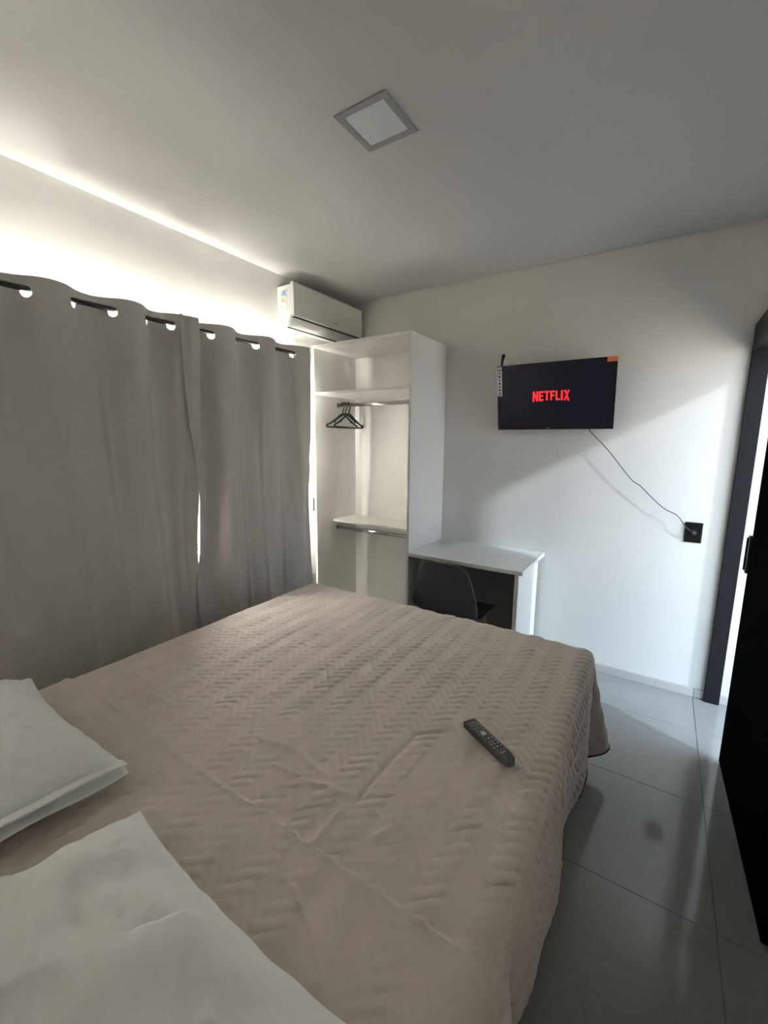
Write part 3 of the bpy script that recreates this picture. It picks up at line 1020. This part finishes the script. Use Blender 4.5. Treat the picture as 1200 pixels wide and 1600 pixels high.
# quilting relief, pushed along an approximate normal
hb, hor = herringbone(UU, VV, 0.0265, 3)
amp_h = 0.0092
nz_ = np.where(over, np.cos(th), 1.0)
nx_ = np.where(over, np.sin(th) * dirx, 0.0)
ny_ = np.where(over, np.sin(th) * diry, 0.0)
relief = amp_h * hb * np.where(hor, 1.0, 0.40) * (0.72 + 0.28 * vnoise(UU, VV, 5, 31) + 0.25 * vnoise(UU, VV, 14, 32))
relief *= np.where(VV < 0.61, 0.75, 1.0)
# crumples and long soft wrinkles
cr = np.abs(vnoise(UU + 0.3 * vnoise(UU, VV, 3, 41), VV * 1.3, 5.5, 42))
relief += 0.0045 * np.exp(-(cr / 0.10) ** 2) * sstep(0.1, 0.6, vnoise(UU, VV, 2.2, 43))
relief += 0.004 * vnoise(UU, VV, 3.0, 44) + 0.0015 * vnoise(UU, VV, 16, 45)


def crease(poly, h, w):
    out = np.zeros_like(UU)
    for (ax, ay), (bx, by) in zip(poly[:-1], poly[1:]):
        dx, dy = bx - ax, by - ay
        L2 = dx * dx + dy * dy
        t_ = np.clip(((UU - ax) * dx + (VV - ay) * dy) / L2, 0, 1)
        dist = np.hypot(UU - ax - t_ * dx, VV - ay - t_ * dy)
        out = np.maximum(out, np.exp(-(dist / w) ** 2))
    return h * out


for poly in ([(-0.957, 0.79), (-0.936, 0.795), (-0.844, 0.818), (-0.726, 0.791)], [(-0.84, 0.742), (-0.704, 0.754), (-0.59, 0.777)],
             [(-0.59, 0.617), (-0.591, 0.716)], [(-0.48, 0.712), (-0.458, 0.755), (-0.477, 0.771)],
             [(-1.677, 0.758), (-1.569, 0.762), (-1.481, 0.757)], [(-1.509, 0.73), (-1.374, 0.737)]):
    relief += crease(poly, 0.008, 0.011)
relief -= crease([(-0.58, 0.789), (-0.584, 0.925), (-0.574, 1.085), (-0.501, 1.151)], 0.006, 0.008)
# turned-down border towards the pillows lies a little higher, with a raised lip
relief += 0.0075 * sstep(0.618, 0.606, VV) + 0.004 * np.exp(-((VV - 0.605) / 0.009) ** 2)
PX, PY, PZ = PX + nx_ * relief, PY + ny_ * relief, PZ + nz_ * relief
PZ = np.maximum(PZ, 0.022)
quilt = grid_object('bedspread', np.stack([PX, PY, PZ], -1), M_quilt)
quilt.data.materials.append(M_quiltb)
sq = quilt.modifiers.new('cloth', 'SOLIDIFY')
sq.thickness = 0.006
sq.offset = -1
sq.material_offset = 1
tag(quilt, 'taupe quilted bedspread with a herringbone pattern spread over the bed', 'bedspread')
# dark binding along the hem of the door side and the foot
hem = MB()
edge_pts = [Vector((PX[-1, j], PY[-1, j], PZ[-1, j])) for j in range(0, len(vv), 8) if vv[j] > 1.70] + [Vector((PX[i, -1], PY[i, -1], PZ[i, -1])) for i in range(len(uu) - 1, -1, -8)]
cl = [edge_pts[0]]
for p in edge_pts[1:]:
    if (p - cl[-1]).length > 0.012:
        cl.append(p)
hem.tube(cl, 0.0045, 6)
hem.build('hem_binding', M_hem, quilt, smooth=True)


# pillows
def pillow(name, cx, cy, cz, w, d, h, rz, label, seed, creases, lip, tilt=(0, 0), shear=0.0):
    n1, n2 = 110, 84
    a = np.linspace(-1, 1, n1)
    b_ = np.linspace(-1, 1, n2)
    A, B = np.meshgrid(a, b_, indexing='ij')
    px_, qx = np.abs(A), np.abs(B)
    pin_x = 1 - 0.075 * (1 - qx ** 2.2) * 1.0       # sides are drawn in between the corner points
    pin_y = 1 - 0.085 * (1 - px_ ** 2.2)
    X = A * w / 2 * pin_x
    Y = B * d / 2 * pin_y
    X = X - shear * (d / 2 - Y) * (1 - A) / 2
    bulge = np.clip(1 - px_ ** 3.2, 0, 1) ** 0.62 * np.clip(1 - qx ** 3.0, 0, 1) ** 0.62
    wr = 0.015 * vnoise(A * w, B * d, 7, seed) + 0.007 * vnoise(A * w + 0.2 * B, B * d, 17, seed + 1)
    # gathers running in from the seams
    wr += 0.006 * np.sin(A * 23 + 2.5 * vnoise(A, B, 3, seed + 2)) * np.exp(-(1 - qx) / 0.14)
    wr += 0.006 * np.sin(B * 19 + 2.5 * vnoise(A, B, 3, seed + 3)) * np.exp(-(1 - px_) / 0.14)
    for (x0, y0), (x1, y1), hh, ww in creases:
        dx, dy = x1 - x0, y1 - y0
        t_ = np.clip(((A - x0) * dx + (B - y0) * dy) / (dx * dx + dy * dy), 0, 1)
        sd = ((A - x0) * dy - (B - y0) * dx) / math.hypot(dx, dy)
        fade = np.sin(np.clip(((A - x0) * dx + (B - y0) * dy) / (dx * dx + dy * dy), 0, 1) * math.pi)
        wr += hh * fade * (sstep(-ww, 0, sd) - sstep(0, ww * 6, sd))
    top = h * bulge + wr * bulge ** 0.5
    bot = -0.35 * h * bulge
    ct, s_t = math.cos(rz), math.sin(rz)

    def place(Z):
        Zt = Z + X * tilt[0] + Y * tilt[1]
        return np.stack([cx + X * ct - Y * s_t, cy + X * s_t + Y * ct, cz + Zt], -1)
    Pt, Pb = place(top), place(bot)
    base = thing(name, (cx, cy, cz - 0.35 * h), label, 'pillow', 'white pillows on the bed')
    V = np.concatenate([Pt.reshape(-1, 3), Pb.reshape(-1, 3)])
    mb = MB()
    idx = np.arange(n1 * n2).reshape(n1, n2)
    q = np.stack([idx[:-1, :-1], idx[1:, :-1], idx[1:, 1:], idx[:-1, 1:]], -1).reshape(-1, 4)
    mb.v = [tuple(p) for p in V]
    mb.f = [tuple(r) for r in q.tolist()] + [tuple(r[::-1]) for r in (q + n1 * n2).tolist()]
    o = mb.build('pillow_case', M_sheet, base, smooth=True)
    me = o.data
    import bmesh
    bm = bmesh.new()
    bm.from_mesh(me)
    bmesh.ops.remove_doubles(bm, verts=bm.verts, dist=0.0004)
    bm.to_mesh(me)
    bm.free()
    # open end of the case: two soft lips beyond the seam
    if lip:
        tb = np.linspace(-1, 1, 60)
        for sgn, gap_ in ((1, 0.010), (-1, 0.004)):
            k = np.linspace(0, 1, 8)
            K, TB = np.meshgrid(k, tb, indexing='ij')
            xe = w / 2 * (1 - 0.075 * (1 - np.abs(TB) ** 2.2))
            Xl = xe - 0.012 + K * lip * (1 + 0.10 * np.sin(TB * 5 + sgn))
            Yl = TB * d / 2 * (1 - 0.02 * K)
            Zl = sgn * (0.002 + gap_ * np.sin(K * 2.2) * (1 - TB ** 6)) + 0.004 * np.sin(TB * 7 + sgn) * K + (0.012 * K if sgn > 0 else -0.006 * K)
            Zl = Zl + Xl * tilt[0] + Yl * tilt[1]
            PL = np.stack([cx + Xl * ct - Yl * s_t, cy + Xl * s_t + Yl * ct, cz + Zl], -1)
            lo = grid_object('case_lip', PL, M_sheet, parent=base)
            sm_ = lo.modifiers.new('cloth', 'SOLIDIFY')
            sm_.thickness = 0.002
    return base


pillow('pillow', -1.50, 0.200, 0.684, 0.70, 0.58, 0.110, math.radians(-2.0), 'plump white pillow on the curtain side of the bed', 51,
       [((-0.9, 0.1), (0.6, -0.2), 0.006, 0.05), ((-0.2, -0.3), (0.85, -0.45), 0.006, 0.04)], 0.055)
pillow('pillow', -0.62, 0.135, 0.675, 0.70, 0.56, 0.090, math.radians(-2.0), 'flat white pillow on the door side of the bed, in the bottom left corner', 77,
       [((-0.22, -0.55), (0.16, 0.98), 0.036, 0.05), ((-0.98, -0.15), (-0.38, 0.98), 0.020, 0.05), ((0.3, 0.0), (0.9, 0.35), 0.018, 0.06), ((-0.8, 0.75), (-0.55, 0.95), 0.014, 0.04)], 0.0, shear=0.28)

# ================================================================== REMOTE CONTROL in its clear sleeve
ra, rb_ = Vector((-0.449, 1.199)), Vector((-0.276, 1.096))
rc = (ra + rb_) / 2
rd = rb_ - ra
RL = rd.length
RZ0 = BZ + 0.0135
rm = thing('remote_control', (rc.x, rc.y, RZ0), 'black remote control lying on the taupe bedspread', 'remote control')
rot = math.atan2(rd.y, rd.x)
rm.rotation_euler = (0, 0, rot)
WORLD[rm.name] = Vector((0, 0, 0))
L2, W2 = RL / 2, 0.0225
outl = [(-L2, -W2 + 0.003), (-L2 + 0.003, -W2), (L2 - 0.03, -W2 * 0.96), (L2 - 0.008, -W2 * 0.75), (L2, -W2 * 0.35), (L2, W2 * 0.35), (L2 - 0.008, W2 * 0.75), (L2 - 0.03, W2 * 0.96), (-L2 + 0.003, W2), (-L2, W2 - 0.003)]
MB().prism(outl, 'z', 0.0, 0.019).build('remote_body', M_gloss, rm, bevel=0.003)
bt = MB()
for i_ in range(11):
    for j_ in range(3 if i_ not in (4, 5) else 2):
        bx = -L2 + 0.020 + i_ * 0.0132
        by = (-0.012 + 0.012 * j_) if i_ not in (4, 5) else (-0.013 + 0.026 * j_)
        if i_ == 0 and j_ == 0:
            continue
        bt.box(bx - 0.0042, bx + 0.0042, by - 0.0042, by + 0.0042, 0.0188, 0.0210)
bo = bt.build('buttons', M_btn, rm, bevel=0.0008)
bo['kind'] = 'stuff'
MB().box(-L2 + 0.0155, -L2 + 0.0240, -0.0165, -0.0085, 0.0188, 0.0212).build('power_button', M_redb, rm, bevel=0.001)
pm = MB()
for i_ in range(11):
    for j_ in range(3):
        bx = -L2 + 0.020 + i_ * 0.0132
        by = -0.012 + 0.012 * j_
        if i_ in (4, 5) and j_ == 1 or (i_ == 0 and j_ == 0):
            continue
        if i_ in (4, 5):
            continue
        pm.box(bx - 0.0012, bx + 0.0012, by - 0.0016, by + 0.0016, 0.0209, 0.0212)
po = pm.build('button_marks', M_silv, rm)
po['kind'] = 'stuff'
MB().box(L2 - 0.042, L2 - 0.037, -0.010, 0.010, 0.0188, 0.0194).build('maker_print', M_silv, rm)
MB().box(-L2 + 0.066, -L2 + 0.082, -0.007, 0.007, 0.0188, 0.0216).build('navigation_pad', M_silv, rm, bevel=0.001)

slv = thing('plastic_sleeve', (rc.x, rc.y, RZ0 - 0.003), 'clear plastic sleeve wrapped round the black remote control', 'sleeve')
slv.rotation_euler = (0, 0, rot)
WORLD[slv.name] = Vector((0, 0, 0))
na, nb_ = 60, 30
A, B = np.meshgrid(np.linspace(-1, 1, na), np.linspace(-1, 1, nb_), indexing='ij')
Xs, Ys = A * (L2 + 0.016), B * (W2 + 0.010)
ed = np.minimum(1 - np.abs(A), (1 - np.abs(B)) * 0.5)
Zs = 0.002 + 0.0255 * sstep(0.0, 0.17, ed) + 0.0022 * (vnoise(A * 2, B, 6, 61)) * sstep(0, 0.1, ed)
grid_object('sleeve_film', np.stack([Xs, Ys, Zs], -1), M_bag, parent=slv)
